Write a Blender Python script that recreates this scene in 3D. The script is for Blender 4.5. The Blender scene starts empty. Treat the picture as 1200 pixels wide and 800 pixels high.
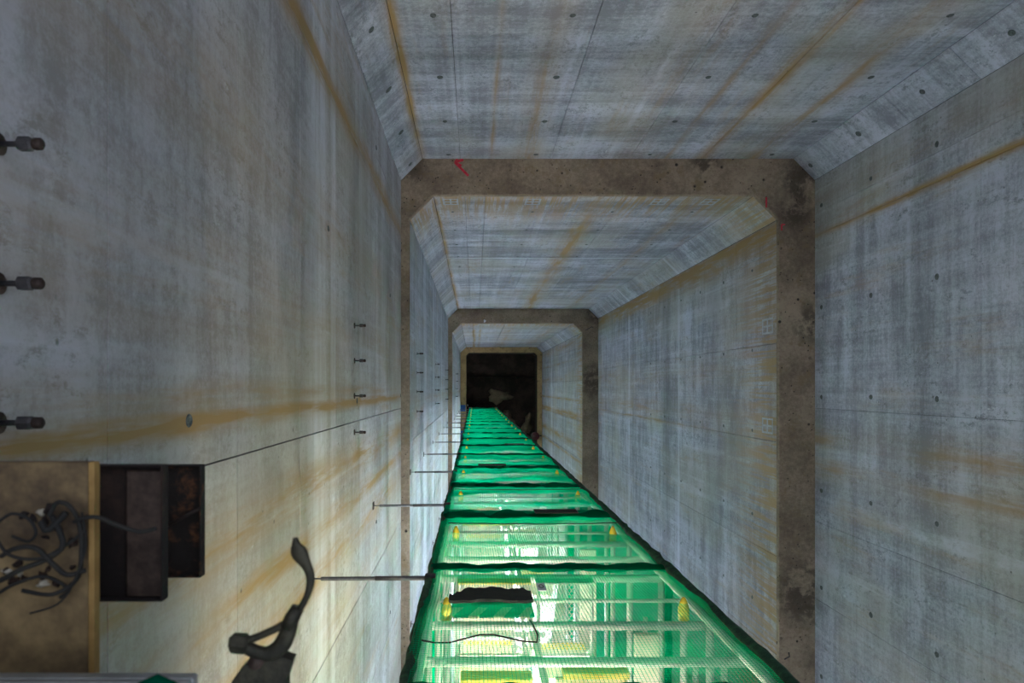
import bpy, bmesh, math, random
from math import sin, cos, pi
random.seed(7)
S = bpy.context.scene
C = S.collection

# ------------------------------------------------------------------ camera
H = 37.2                       # camera height above the shaft floor (m); D = H - z is depth below the camera
cd = bpy.data.cameras.new('camera'); cam = bpy.data.objects.new('camera', cd); C.objects.link(cam)
cam.location = (0, 0, H); cam.rotation_euler = (0, 0, 0)      # looking straight down the shaft
cd.sensor_width = 36; cd.lens = 850 / 1200 * 36
cd.shift_x = 44 / 1200; cd.shift_y = 53 / 1200
cd.clip_start = 0.05; cd.clip_end = 200
cd.dof.use_dof = True; cd.dof.focus_distance = 9.0; cd.dof.aperture_fstop = 6.5
S.camera = cam

# ------------------------------------------------------------------ daylight from the shaft mouth
w = bpy.data.worlds.new('world'); S.world = w; w.use_nodes = True
bg = w.node_tree.nodes['Background']
bg.inputs[0].default_value = (0.76, 0.85, 1.0, 1); bg.inputs[1].default_value = 0.80
LAMP_STRENGTH = 395.0
LAMP_COLOR = (0.84, 0.90, 1.0)        # cool tubes down the shaft
WARM_COLOR = (1.0, 0.93, 0.76)        # the warmer tubes near the top
S.view_settings.view_transform = 'Standard'; S.view_settings.look = 'None'
S.view_settings.gamma = 1.0; S.view_settings.use_curve_mapping = False
S.view_settings.exposure = 0.95

# ------------------------------------------------------------------ helpers
def Z(D): return H - D

class MB:
    def __init__(s): s.v = []; s.f = []
    def add(s, vs, fs):
        n = len(s.v); s.v += [tuple(p) for p in vs]; s.f += [tuple(i + n for i in f) for f in fs]; return s
    def box(s, x0, x1, y0, y1, z0, z1, b=0.0):
        if x1 < x0: x0, x1 = x1, x0
        if y1 < y0: y0, y1 = y1, y0
        if z1 < z0: z0, z1 = z1, z0
        b = min(b, (x1-x0)*.45, (y1-y0)*.45, (z1-z0)*.45)
        if b <= 0:
            return s.add([(x, y, z) for x in (x0, x1) for y in (y0, y1) for z in (z0, z1)],
                         [(0,1,3,2),(4,6,7,5),(0,4,5,1),(2,3,7,6),(0,2,6,4),(1,5,7,3)])
        bm = bmesh.new(); bmesh.ops.create_cube(bm, size=1)
        for v in bm.verts:
            v.co.x = x0 if v.co.x < 0 else x1; v.co.y = y0 if v.co.y < 0 else y1; v.co.z = z0 if v.co.z < 0 else z1
        bmesh.ops.bevel(bm, geom=bm.edges[:], offset=b, segments=1, affect='EDGES')
        bm.verts.index_update()
        s.add([v.co[:] for v in bm.verts], [[v.index for v in f.verts] for f in bm.faces]); bm.free(); return s
    def tube(s, pts, r, n=8, closed=False, cap=True):
        """tube through pts; r a number, a list, or list of (ra, rb)"""
        from mathutils import Vector
        P = [Vector(p) for p in pts]; m = len(P); rings = []; up = None
        for i, p in enumerate(P):
            a = P[i-1] if (i > 0 or closed) else p; c = P[(i+1) % m] if (i < m-1 or closed) else p
            t = (c - a).normalized()
            if up is None:
                up = Vector((0, 0, 1)) if abs(t.z) < .9 else Vector((0, 1, 0))
            e1 = (up - t * up.dot(t)).normalized(); e2 = t.cross(e1); up = e1
            rr = r[i] if isinstance(r, (list, tuple)) else r
            ra, rb = rr if isinstance(rr, (list, tuple)) else (rr, rr)
            rings.append([p + e1 * (ra * cos(2*pi*k/n)) + e2 * (rb * sin(2*pi*k/n)) for k in range(n)])
        vs = [v[:] for rg in rings for v in rg]; fs = []
        for i in range(m if closed else m-1):
            j = (i+1) % m
            for k in range(n):
                l = (k+1) % n; fs.append((i*n+k, i*n+l, j*n+l, j*n+k))
        if cap and not closed:
            fs.append(tuple(reversed(range(n)))); fs.append(tuple((m-1)*n+k for k in range(n)))
        return s.add(vs, fs)
    def prism(s, poly, z0, z1):
        n = len(poly)
        vs = [(x, y, z0) for x, y in poly] + [(x, y, z1) for x, y in poly]
        fs = [tuple(reversed(range(n))), tuple(range(n, 2*n))] + [(i, (i+1) % n, n+(i+1) % n, n+i) for i in range(n)]
        return s.add(vs, fs)
    def mesh(s, name, mat, smooth=False):
        me = bpy.data.meshes.new(name); me.from_pydata(s.v, [], s.f); me.update()
        bm = bmesh.new(); bm.from_mesh(me); bmesh.ops.recalc_face_normals(bm, faces=bm.faces[:]); bm.to_mesh(me); bm.free()
        if mat: me.materials.append(mat)
        if smooth:
            for p in me.polygons: p.use_smooth = True
        return me
    def obj(s, name, mat, parent=None, smooth=False):
        return link(name, s.mesh(name, mat, smooth), parent)

def link(name, me, parent=None, loc=None, rot=None):
    o = bpy.data.objects.new(name, me); C.objects.link(o)
    if parent: o.parent = parent
    if loc: o.location = loc
    if rot: o.rotation_euler = rot
    return o
def tag(o, label=None, cat=None, group=None, kind=None):
    if label: o['label'] = label
    if cat: o['category'] = cat
    if group: o['group'] = group
    if kind: o['kind'] = kind
    return o
def thing(name, loc, label, cat, group=None, rot=(0,0,0)):
    o = bpy.data.objects.new(name, None); C.objects.link(o); o.location = loc; o.rotation_euler = rot
    o.empty_display_size = .1
    return tag(o, label, cat, group)
def copy_tree(o, parent=None):
    c = o.copy(); C.objects.link(c); c.parent = parent
    for ch in list(o.children): copy_tree(ch, c)
    return c
ORD = ['first','second','third','fourth','fifth','sixth','seventh','eighth','ninth','tenth','eleventh','twelfth',
       'thirteenth','fourteenth','fifteenth','sixteenth','seventeenth','eighteenth','nineteenth','twentieth','twenty-first']

# ------------------------------------------------------------------ materials
class NT:
    def __init__(s, name):
        s.m = bpy.data.materials.new(name); s.m.use_nodes = True; s.t = s.m.node_tree
        s.t.nodes.clear(); s.out = s.n('ShaderNodeOutputMaterial')
    def n(s, typ, **k):
        nd = s.t.nodes.new(typ)
        for a, b in k.items(): setattr(nd, a, b)
        return nd
    def put(s, sock, v):
        if hasattr(v, 'is_output') or isinstance(v, bpy.types.NodeSocket): s.t.links.new(v, sock)
        else: sock.default_value = v
    def math(s, op, a, b=0.0, c=0.0, clamp=False):
        nd = s.n('ShaderNodeMath', operation=op, use_clamp=clamp)
        s.put(nd.inputs[0], a); s.put(nd.inputs[1], b); s.put(nd.inputs[2], c); return nd.outputs[0]
    def pos(s):
        return s.n('ShaderNodeNewGeometry').outputs['Position']
    def scaled(s, vec, sc, off=(0,0,0)):
        nd = s.n('ShaderNodeMapping'); s.put(nd.inputs[0], vec); nd.inputs['Scale'].default_value = sc
        nd.inputs['Location'].default_value = off; return nd.outputs[0]
    def noise(s, vec, scale=1.0, detail=4.0, rough=.6):
        nd = s.n('ShaderNodeTexNoise'); s.put(nd.inputs['Vector'], vec); nd.inputs['Scale'].default_value = scale
        nd.inputs['Detail'].default_value = detail; nd.inputs['Roughness'].default_value = rough; return nd.outputs[0]
    def step(s, v, a, b):
        nd = s.n('ShaderNodeMapRange', interpolation_type='SMOOTHSTEP'); s.put(nd.inputs[0], v)
        nd.inputs[1].default_value = a; nd.inputs[2].default_value = b; return nd.outputs[0]
    def mix(s, f, a, b, mode='MIX'):
        nd = s.n('ShaderNodeMix', data_type='RGBA', blend_type=mode)
        s.put(nd.inputs[0], f)
        for sock, v in ((nd.inputs[6], a), (nd.inputs[7], b)):
            if isinstance(v, tuple): sock.default_value = (*v, 1)
            else: s.put(sock, v)
        return nd.outputs[2]
    def bsdf(s, col, rough=.8, metal=0.0, bump=None, bdist=.01, bstr=1.0, **kw):
        p = s.n('ShaderNodeBsdfPrincipled')
        if isinstance(col, tuple): p.inputs['Base Color'].default_value = (*col, 1)
        else: s.put(p.inputs['Base Color'], col)
        s.put(p.inputs['Roughness'], rough); s.put(p.inputs['Metallic'], metal)
        for k, v in kw.items(): s.put(p.inputs[k.replace('_', ' ')], v)
        if bump is not None:
            b = s.n('ShaderNodeBump'); s.put(b.inputs['Height'], bump); b.inputs['Distance'].default_value = bdist
            b.inputs['Strength'].default_value = bstr; s.t.links.new(b.outputs[0], p.inputs['Normal'])
        s.t.links.new(p.outputs[0], s.out.inputs[0]); return s.m

def concrete(name, axis, rust, pale_z=(), dark_z=(), base=(.335, .352, .42), warm=0.0, start=None, con=1.0, shot=0):
    """fair-faced wall: board marks across, run-down streaks along the shaft, rust lines at u=axis coordinate"""
    m = NT(name); p = m.pos()
    sep = m.n('ShaderNodeSeparateXYZ'); m.put(sep.inputs[0], p); u = sep.outputs[axis]; z = sep.outputs[2]
    q = m.scaled(p, (1, 1, 1), (shot*3.1, shot*1.7, shot*5.3))
    big = m.noise(m.scaled(q, (.7, .7, .45)), 1.0, 3)
    mid = m.noise(m.scaled(q, (2.2, 2.2, 1.2)), 1.5, 5, .7)
    fine = m.noise(q, 26.0, 6, .75)
    grain = m.noise(q, 90.0, 3, .8)
    speck = m.noise(m.scaled(q, (5, 5, 3)), 3.0, 8, .85)
    run = m.noise(m.scaled(q, (5.5, 5.5, .16)), 1.0, 4, .6)
    runf = m.noise(m.scaled(q, (26, 26, .5)), 1.0, 3, .6)
    board = m.noise(m.scaled(q, (.22, .22, 3.6)), 1.0, 4, .75)
    boardf = m.noise(m.scaled(q, (1.0, 1.0, 16.0)), 1.0, 3, .7)
    b0 = tuple(c*.62 for c in base); b1 = tuple(min(1, c*1.42) for c in base)
    k = m.math('MULTIPLY_ADD', big, .6, m.math('MULTIPLY_ADD', mid, .7, m.math('MULTIPLY_ADD', run, .55, m.math('MULTIPLY', board, 1.05))))
    k = m.math('MULTIPLY_ADD', boardf, .35, m.math('MULTIPLY_ADD', runf, .35, m.math('MULTIPLY_ADD', fine, .95, m.math('MULTIPLY_ADD', grain, .6, k))))
    k = m.step(k, 2.56-.41*con, 2.56+.41*con)
    k = m.math('ADD', k, m.math('MULTIPLY_ADD', m.step(m.noise(m.scaled(q, (1.3, 1.3, 2.6), (3, 8, 5)), 1.0, 6, .75), .40, .60), .42*(1.25-con)*2, -.21*(1.25-con)*2), clamp=True)
    col = m.mix(k, b0, b1)
    # damp darker speckled patches and warm-toned patches
    dk = m.math('MULTIPLY', m.step(speck, .50, .60), m.step(mid, .46, .58))
    col = m.mix(m.math('MULTIPLY', dk, .8), col, (.15, .165, .19))
    wz = m.math('MULTIPLY', m.step(m.noise(m.scaled(q, (.5, .5, .3), (9, 3, 1)), 1.3, 3), .45, .62), .42)
    col = m.mix(wz, col, (.37, .345, .27))
    if warm: col = m.mix(warm, col, (.40, .35, .25))  # even warm tint over the whole wall section
    # pale lime runs
    pale = m.math('MULTIPLY', m.math('MULTIPLY', m.step(run, .56, .68), m.step(mid, .42, .6)), .32)
    for z0, wd, st in pale_z:
        d = m.math('ABSOLUTE', m.math('SUBTRACT', z, Z(z0)))
        g = m.math('MULTIPLY', m.step(d, wd, wd*.3), m.math('MULTIPLY_ADD', boardf, 1.2*st, -.15*st))
        pale = m.math('MAXIMUM', pale, g)
    col = m.mix(pale, col, (.66, .70, .80))
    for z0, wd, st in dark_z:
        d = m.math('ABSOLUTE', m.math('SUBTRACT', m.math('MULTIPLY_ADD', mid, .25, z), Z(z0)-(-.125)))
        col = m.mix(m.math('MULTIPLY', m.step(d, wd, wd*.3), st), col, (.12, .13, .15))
    flk = m.math('MULTIPLY', m.step(m.noise(m.scaled(q, (14, 14, 7), (2, 5, 9)), 1.0, 4, .8), .63, .68), m.step(mid, .5, .62))
    col = m.mix(m.math('MULTIPLY', flk, .6), col, (.62, .66, .72))
    # rust
    rr = None
    wob = m.math('MULTIPLY_ADD', m.noise(m.scaled(q, (.6, .6, .5)), 1.6, 3), .3, -.15)
    rn = m.noise(m.scaled(q, (9, 9, .8), (4, 4, 4)), 1.0, 4, .7)
    for u0, wd, st in rust:
        du = m.math('MULTIPLY_ADD', wob, min(1, wd*4), m.math('SUBTRACT', u, u0))
        d = m.math('ABSOLUTE', du)
        g = m.math('MULTIPLY', m.math('POWER', m.math('SUBTRACT', 1.0, m.math('DIVIDE', d, wd*2.0), clamp=True), 1.6), st)
        g = m.math('MULTIPLY', g, m.math('MULTIPLY_ADD', m.math('MULTIPLY', m.step(rn, .35, .62), m.step(big, .3, .6)), 1.15, .35 if st < .7 else .55))
        rr = g if rr is None else m.math('MAXIMUM', rr, g)
    if start is not None:      # rust bleeding down from the ledge above
        g = m.math('MULTIPLY', m.step(m.math('SUBTRACT', Z(start), z), 2.2, 0.0), m.step(m.math('MULTIPLY_ADD', runf, .5, m.math('MULTIPLY', rn, .6)), .45, .62))
        g = m.math('MULTIPLY', m.math('MAXIMUM', g, m.math('MULTIPLY', m.step(m.math('SUBTRACT', Z(start), z), .5, 0.0), .45)), .9); rr = g if rr is None else m.math('MAXIMUM', rr, g)
    rr2 = m.math('MULTIPLY', m.step(m.noise(m.scaled(q, (3.5, 3.5, .45), (7, 1, 2)), 1.0, 5, .7), .54, .72), .5 if axis == 1 and shot == 2 else .38)
    rr = rr2 if rr is None else m.math('MAXIMUM', rr, rr2)
    col = m.mix(m.math('MULTIPLY', rr, 1.0, clamp=True), col, (.34, .215, .085))
    # little bug holes
    vor = m.n('ShaderNodeTexVoronoi'); m.put(vor.inputs['Vector'], q); vor.inputs['Scale'].default_value = 7.0
    bug = m.math('MULTIPLY', m.step(vor.outputs[0], .085, .04), m.step(mid, .45, .55))
    col = m.mix(m.math('MULTIPLY', bug, .75), col, (.07, .065, .06))
    oi = m.n('ShaderNodeObjectInfo')
    col = m.mix(1.0, col, m.n('ShaderNodeCombineColor').outputs[0], 'MULTIPLY')
    cc = col.node.inputs[7].links[0].from_node
    v = m.math('MULTIPLY_ADD', oi.outputs['Random'], .14, .92)
    for i in range(3): m.put(cc.inputs[i], v)
    h = m.math('MULTIPLY_ADD', fine, .35, m.math('MULTIPLY_ADD', boardf, .4, m.math('MULTIPLY', bug, -1.2)))
    return m.bsdf(col, .72, bump=h, bdist=.006, bstr=.6)

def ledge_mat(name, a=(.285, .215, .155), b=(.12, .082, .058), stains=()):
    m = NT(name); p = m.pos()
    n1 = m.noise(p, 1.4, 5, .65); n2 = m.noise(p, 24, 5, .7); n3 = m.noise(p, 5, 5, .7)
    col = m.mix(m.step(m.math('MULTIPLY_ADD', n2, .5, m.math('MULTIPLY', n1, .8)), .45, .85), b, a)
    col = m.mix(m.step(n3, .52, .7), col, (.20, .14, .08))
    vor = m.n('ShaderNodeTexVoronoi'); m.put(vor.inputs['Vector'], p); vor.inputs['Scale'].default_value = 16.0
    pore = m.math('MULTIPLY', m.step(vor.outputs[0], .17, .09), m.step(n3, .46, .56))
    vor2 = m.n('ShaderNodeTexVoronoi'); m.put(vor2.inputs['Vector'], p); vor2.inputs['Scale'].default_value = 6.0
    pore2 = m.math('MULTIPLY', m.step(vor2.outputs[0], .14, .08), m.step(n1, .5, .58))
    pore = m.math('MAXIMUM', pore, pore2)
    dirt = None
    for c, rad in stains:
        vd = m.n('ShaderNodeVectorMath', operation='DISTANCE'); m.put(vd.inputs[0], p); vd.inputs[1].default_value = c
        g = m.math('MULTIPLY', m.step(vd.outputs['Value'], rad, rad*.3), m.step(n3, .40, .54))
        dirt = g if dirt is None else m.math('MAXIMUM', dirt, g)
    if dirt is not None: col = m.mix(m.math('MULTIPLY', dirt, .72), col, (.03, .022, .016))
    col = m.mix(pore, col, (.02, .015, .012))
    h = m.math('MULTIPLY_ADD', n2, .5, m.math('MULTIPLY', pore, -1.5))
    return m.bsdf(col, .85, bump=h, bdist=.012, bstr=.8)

def mottled(name, a, b, sc=8, rough=.6, metal=0.0, lo=.4, hi=.65, bd=.003):
    m = NT(name); tc = m.n('ShaderNodeTexCoord').outputs['Object']
    n = m.noise(tc, sc, 5, .7)
    return m.bsdf(m.mix(m.step(n, lo, hi), a, b), rough, metal, bump=n, bdist=bd)

M = {}
M['wall_r1'] = concrete('concrete_right_upper', 1, [(1.9, .045, 1), (-.64, .16, .55), (-1.0, .14, .6), (2.3, .2, .25)], con=.9, shot=1)
M['wall_l1'] = concrete('concrete_left_upper', 1, [(1.93, .10, 1.0), (-.12, .04, 1.0), (-.03, .07, .45), (-.55, .12, .7), (-.85, .08, .75), (-1.12, .14, .65), (-1.6, .2, .35), (1.0, .3, .3), (.35, .3, .3)],
                        pale_z=[(4.3, .33, .9), (4.75, .12, .8), (5.9, .12, .4), (7.4, .3, .4)], warm=.26, con=.85, shot=2)
M['wall_t1'] = concrete('concrete_back_upper', 0, [(-.645, .05, 1), (.21, .03, .6), (.66, .12, .55), (1.9, .3, .3), (2.86, .09, .7), (3.5, .12, .6), (2.4, .05, .5)], con=.85, shot=3)
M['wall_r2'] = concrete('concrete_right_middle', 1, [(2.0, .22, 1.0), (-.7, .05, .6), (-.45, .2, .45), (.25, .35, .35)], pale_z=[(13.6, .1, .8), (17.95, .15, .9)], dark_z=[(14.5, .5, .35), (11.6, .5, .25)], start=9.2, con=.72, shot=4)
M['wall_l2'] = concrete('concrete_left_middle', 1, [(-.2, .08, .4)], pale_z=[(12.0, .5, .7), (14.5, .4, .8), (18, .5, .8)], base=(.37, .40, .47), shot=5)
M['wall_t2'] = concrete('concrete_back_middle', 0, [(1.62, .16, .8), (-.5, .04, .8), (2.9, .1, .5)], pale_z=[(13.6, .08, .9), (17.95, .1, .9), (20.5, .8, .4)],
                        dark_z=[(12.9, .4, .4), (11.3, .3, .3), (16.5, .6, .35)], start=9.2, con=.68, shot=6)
M['wall_r3'] = concrete('concrete_right_lower', 1, [(-.45, .05, .8), (-.95, .09, 1.0), (-1.05, .05, 1), (-1.9, .15, .8), (-2.4, .06, .8), (.3, .1, .5), (1.5, .15, .6), (.9, .05, .6)], pale_z=[(31.4, .3, .9), (35, .5, .8), (26.9, .15, .6)], start=22.5, warm=.12, con=.8, shot=7)
M['wall_l3'] = concrete('concrete_left_lower', 1, [(-.2, .08, .4)], pale_z=[(27, .6, .8), (31, .6, .8), (34.5, .6, .8)], base=(.4, .43, .5), shot=8)
M['wall_t3'] = concrete('concrete_back_lower', 0, [(-.02, .06, .9), (1.2, .3, .5), (.2, .05, .6), (2.6, .3, .4)], pale_z=[(26.9, .2, .9), (31.4, .3, .9), (34.8, .5, .9)], start=22.5, shot=9)
M['wall_low'] = ledge_mat('dark_brown_concrete', (.055, .038, .025), (.025, .017, .012))  # very dark brown tone for the lowest section
M['joint'] = mottled('joint_shadow_gap', (.02, .02, .02), (.05, .04, .03), 3, .9)
M['ledge'] = ledge_mat('ledge_concrete', a=(.33, .255, .185), b=(.14, .10, .072), stains=[((4.2, 2.55, Z(9.14)), .5), ((4.05, 2.2, Z(9.14)), .3), ((-.85, 2.8, Z(9.14)), .35), ((2.9, 2.85, Z(9.14)), .3), ((4.2, -2.6, Z(9.14)), .6), ((4.25, .8, Z(9.14)), .35), ((3.8, 2.3, Z(22.45)), .5), ((3.75, .2, Z(22.45)), .7)])
M['ledge3'] = ledge_mat('ledge_concrete_ochre', (.52, .36, .17), (.32, .21, .10))
M['hole_disc'] = mottled('tie_hole_dark', (.05, .06, .06), (.13, .15, .15), 60, .8)
M['galv'] = mottled('galvanised_steel', (.66, .68, .68), (.82, .83, .82), 14, .5, .15)
M['galv_g'] = mottled('painted_steel_pipe', (.35, .42, .40), (.55, .62, .60), 14, .5, .3)
M['yellow'] = mottled('yellow_plastic', (.85, .60, .03), (.95, .72, .06), 30, .5)
M['yellow_w'] = mottled('yellow_toeboard', (.80, .62, .05), (.9, .74, .2), 9, .6)
M['cream'] = mottled('cream_tread', (.72, .66, .48), (.85, .80, .64), 8, .6)
M['plank'] = mottled('pale_plank', (.62, .60, .50), (.78, .77, .70), 5, .7)
M['black_steel'] = mottled('black_steel', (.035, .035, .04), (.09, .08, .08), 20, .5, .5)
M['rod'] = mottled('grey_brace_steel', (.10, .10, .11), (.17, .16, .16), 18, .5, .3)
M['rust'] = mottled('rusty_steel', (.012, .007, .006), (.045, .022, .014), 7, .9, .1, .45, .7, .006)
M['rust_l'] = mottled('grey_rusty_steel', (.025, .014, .010), (.12, .078, .060), 6, .7, .3, .4, .7)
M['rust_o'] = mottled('orange_rusty_steel', (.010, .005, .003), (.11, .04, .012), 24, .85, .0, .5, .72, .006)
M['black_rubber'] = mottled('black_cable_sheath', (.008, .007, .006), (.02, .017, .013), 20, .85)
M['board'] = mottled('muddy_plywood', (.045, .025, .012), (.27, .18, .08), 5, .7, 0, .35, .7, .006)
M['board_edge'] = mottled('ochre_timber_edge', (.22, .12, .03), (.34, .20, .06), 7, .7)
M['stone'] = mottled('pale_stone_chip', (.35, .31, .24), (.55, .50, .42), 20, .8)
M['clamp'] = mottled('olive_grey_forged_steel', (.016, .014, .007), (.05, .043, .024), 25, .6, .3)
M['alu'] = mottled('dull_aluminium', (.30, .31, .30), (.45, .46, .46), 6, .4, .6)
M['red'] = mottled('red_spray_paint', (.42, .01, .025), (.60, .03, .06), 40, .6)
M['white'] = mottled('white_chalk_paint', (.62, .65, .68), (.78, .80, .82), 40, .8)
M['faint'] = mottled('faded_pale_mark', (.36, .38, .43), (.46, .49, .54), 25, .8, 0, .4, .6)
M['blue'] = mottled('blue_tarp', (.02, .10, .40), (.04, .16, .55), 12, .5)
M['maroon'] = mottled('maroon_paint', (.06, .008, .012), (.10, .02, .02), 20, .5)
M['tarp'] = mottled('dark_green_black_sheet', (.006, .010, .006), (.016, .02, .012), 14, .8)
M['roll'] = mottled('gathered_unlit_netting', (.006, .04, .018), (.02, .10, .04), 22, .9, 0, .4, .65, .01)  # darkness of the unlit outer side put into the green

def mud(name, a, b, rough):
    m = NT(name); p = m.pos(); n = m.noise(p, 1.2, 6, .7); n2 = m.noise(p, 7, 5, .7)
    return m.bsdf(m.mix(m.step(n, .42, .62), a, b), rough, bump=n2, bdist=.06)
M['floor'] = mud('wet_black_mud', (.016, .010, .006), (.042, .026, .017), .95)
M['heap'] = mud('brown_clay', (.12, .09, .055), (.26, .20, .12), .8)

def string_mat(name='green_net_twine', f=1.0):
    m = NT(name); p = m.pos(); n = m.noise(p, 3, 3)
    col = m.mix(m.step(n, .35, .65), (.0, .28*f, .145*f), (.003*f, .42*f, .235*f))
    d = m.n('ShaderNodeBsdfDiffuse'); m.put(d.inputs[0], col)
    t = m.n('ShaderNodeBsdfTranslucent'); m.put(t.inputs[0], m.mix(.6, col, (.0, f, .6*f)))
    x = m.n('ShaderNodeMixShader'); x.inputs[0].default_value = .6
    m.t.links.new(d.outputs[0], x.inputs[1]); m.t.links.new(t.outputs[0], x.inputs[2]); m.t.links.new(x.outputs[0], m.out.inputs[0])
    return m.m
M['net'] = string_mat()
M['hem'] = string_mat('dark_green_woven_hem', .32)  # dark colour holds the net overlap and the shade of decks behind

def lamp_mat(name, colr):
    m = NT(name); e = m.n('ShaderNodeEmission'); e.inputs[0].default_value = (*colr, 1)
    e.inputs[1].default_value = LAMP_STRENGTH; m.t.links.new(e.outputs[0], m.out.inputs[0]); return m.m
M['lamp'] = lamp_mat('cool_lamp_tube_glow', LAMP_COLOR); M['lamp_warm'] = lamp_mat('warm_lamp_tube_glow', WARM_COLOR)

def stripes():
    m = NT('green_cream_hazard_stripes'); p = m.pos(); s = m.n('ShaderNodeSeparateXYZ'); m.put(s.inputs[0], p)
    v = m.math('FRACT', m.math('MULTIPLY', m.math('SUBTRACT', s.outputs[0], m.math('MULTIPLY', s.outputs[2], -.35)), 7.9))
    return m.bsdf(m.mix(m.math('MULTIPLY', m.math('GREATER_THAN', v, .58), m.math('GREATER_THAN', s.outputs[2], Z(3.77))), (.0, .28, .16), (.72, .68, .5)), .6)
M['stripes'] = stripes()

# ------------------------------------------------------------------ the shaft
SEC = [  # L, R, T, B, chamfer, D0, D1
    (-.925, 4.29, 2.87, -4.6, .27, -1.6, 9.14),
    (-.817, 3.83, 2.41, -4.15, .30, 9.20, 22.45),
    (-.687, 3.34, 1.954, -3.7, .28, 22.51, 35.85),
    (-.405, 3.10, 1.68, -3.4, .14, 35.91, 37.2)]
def outline(s, g=0.0):
    L, R, T, B, c = s[:5]; L -= g; R += g; T += g; B -= g
    return [(L, B+c), (L+c, B), (R-c, B), (R, B+c), (R, T-c), (R-c, T), (L+c, T), (L, T-c)]
SIDES = [('wall_left', 7, 0), ('wall_right', 3, 4), ('wall_back', 5, 6), ('wall_front', 1, 2),
         ('wall_corner_left', 6, 7), ('wall_corner_right', 4, 5), ('wall_corner_front_left', 0, 1), ('wall_corner_front_right', 2, 3)]
DJ = [[-.6, .14, 1.14, 2.14, 3.14, 4.14, 5.14, 6.14, 7.14, 8.14],
      [10.62, 12.1, 13.6, 15.05, 16.5, 17.95, 19.45, 20.95],
      [24.7, 26.9, 29.15, 31.4, 33.6], []]
UJ = {'y': [[-3.62, -2.66, -1.69, -.27, 1.9, 2.17], [-3.4, -2.15, -.7, .55, 1.72], [-2.3, -1.1, .2, 1.25], []],
      'x': [[-.18, .957, 1.95, 2.86], [-.12, .14, 1.0, 1.95, 2.8], [-.05, .95, 2.0], []]}
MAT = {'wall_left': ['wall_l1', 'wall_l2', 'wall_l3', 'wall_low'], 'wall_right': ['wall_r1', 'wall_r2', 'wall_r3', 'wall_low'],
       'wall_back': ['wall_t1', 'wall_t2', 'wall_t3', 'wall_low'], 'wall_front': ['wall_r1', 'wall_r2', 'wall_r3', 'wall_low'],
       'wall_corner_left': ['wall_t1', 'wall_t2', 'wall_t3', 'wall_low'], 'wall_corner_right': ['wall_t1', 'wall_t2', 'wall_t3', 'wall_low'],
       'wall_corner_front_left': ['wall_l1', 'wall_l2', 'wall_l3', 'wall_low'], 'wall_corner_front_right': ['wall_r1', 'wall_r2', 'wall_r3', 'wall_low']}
WALL = {}
def slab(a, b, nrm, z0, z1, t0, t1, gap, bev):
    """panel between plan points a,b; front face at t0 (outward offset), back at t1; bevelled front edges"""
    from mathutils import Vector
    a = Vector(a); b = Vector(b); e = (b-a).normalized(); a = a + e*gap; b = b - e*gap; z0 += gap; z1 -= gap
    def P(q, t, z): return (q.x + nrm.x*t, q.y + nrm.y*t, z)
    mb = MB()
    vs = [P(a+e*bev, t0, z0+bev), P(b-e*bev, t0, z0+bev), P(b-e*bev, t0, z1-bev), P(a+e*bev, t0, z1-bev),
          P(a, t0+bev, z0), P(b, t0+bev, z0), P(b, t0+bev, z1), P(a, t0+bev, z1),
          P(a, t1, z0), P(b, t1, z0), P(b, t1, z1), P(a, t1, z1)]
    fs = [(0,1,2,3)] + [(i, (i+1) % 4, 4+(i+1) % 4, 4+i) for i in range(4)] + [(4+i, 4+(i+1) % 4, 8+(i+1) % 4, 8+i) for i in range(4)] + [(8,9,10,11)]
    return mb.add(vs, fs)
from mathutils import Vector
for name, i0, i1 in SIDES:
    mb = MB(); pieces = []
    for si, s in enumerate(SEC):
        ol = outline(s); a = Vector(ol[i0]); b = Vector(ol[i1])
        n = Vector((b.y-a.y, -(b.x-a.x))).normalized()
        cen = Vector(((s[0]+s[1])/2, (s[2]+s[3])/2))
        if n.dot((a+b)/2 - cen) < 0: n = -n
        top, bot = s[5], s[6]
        if si: top -= .03
        mb2 = slab(a - (b-a).normalized()*.1, b + (b-a).normalized()*.1, n, Z(bot if si < 3 else bot+.02), Z(top), .035, .35, 0, .001)
        mb.add(mb2.v, mb2.f)
        ds = [s[5]] + DJ[si] + [s[6]]
        along = b-a; ulen = along.length
        cuts = [0.0]
        ax = 1 if abs(along.y) > abs(along.x)*3 else (0 if abs(along.x) > abs(along.y)*3 else None)
        if ax is not None:
            for u in UJ['y' if ax == 1 else 'x'][si]:
                t = (u - a[ax]) / along[ax]
                if .03 < t < .97: cuts.append(t)
        cuts = sorted(cuts) + [1.0]
        dsl = list(ds)
        if name == 'wall_left' and si == 0: dsl = [ds[0], -.2, .83, 1.83, 2.83, 3.85, 4.85, 5.85, 6.85, 7.85, ds[-1]]
        if name in ('wall_front',): dsl = ds[::3] + ([ds[-1]] if ds[::3][-1] != ds[-1] else [])
        for k in range(len(dsl)-1):
            for j in range(len(cuts)-1):
                g = (.0026 if name == 'wall_back' else .0032 if name == 'wall_left' else .002) if si == 0 else (.002 if si == 1 else .004)
                p = slab(a+along*cuts[j], a+along*cuts[j+1], n, Z(dsl[k+1]), Z(dsl[k]), 0, .036, g, .0008 if si == 0 else .003)
                pieces.append((p, MAT[name][si]))
    wob = mb.obj(name, M['joint']); tag(wob, kind='structure'); WALL[name] = wob
    for p, mt in pieces: p.obj('concrete_panel', M[mt], wob)

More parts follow.
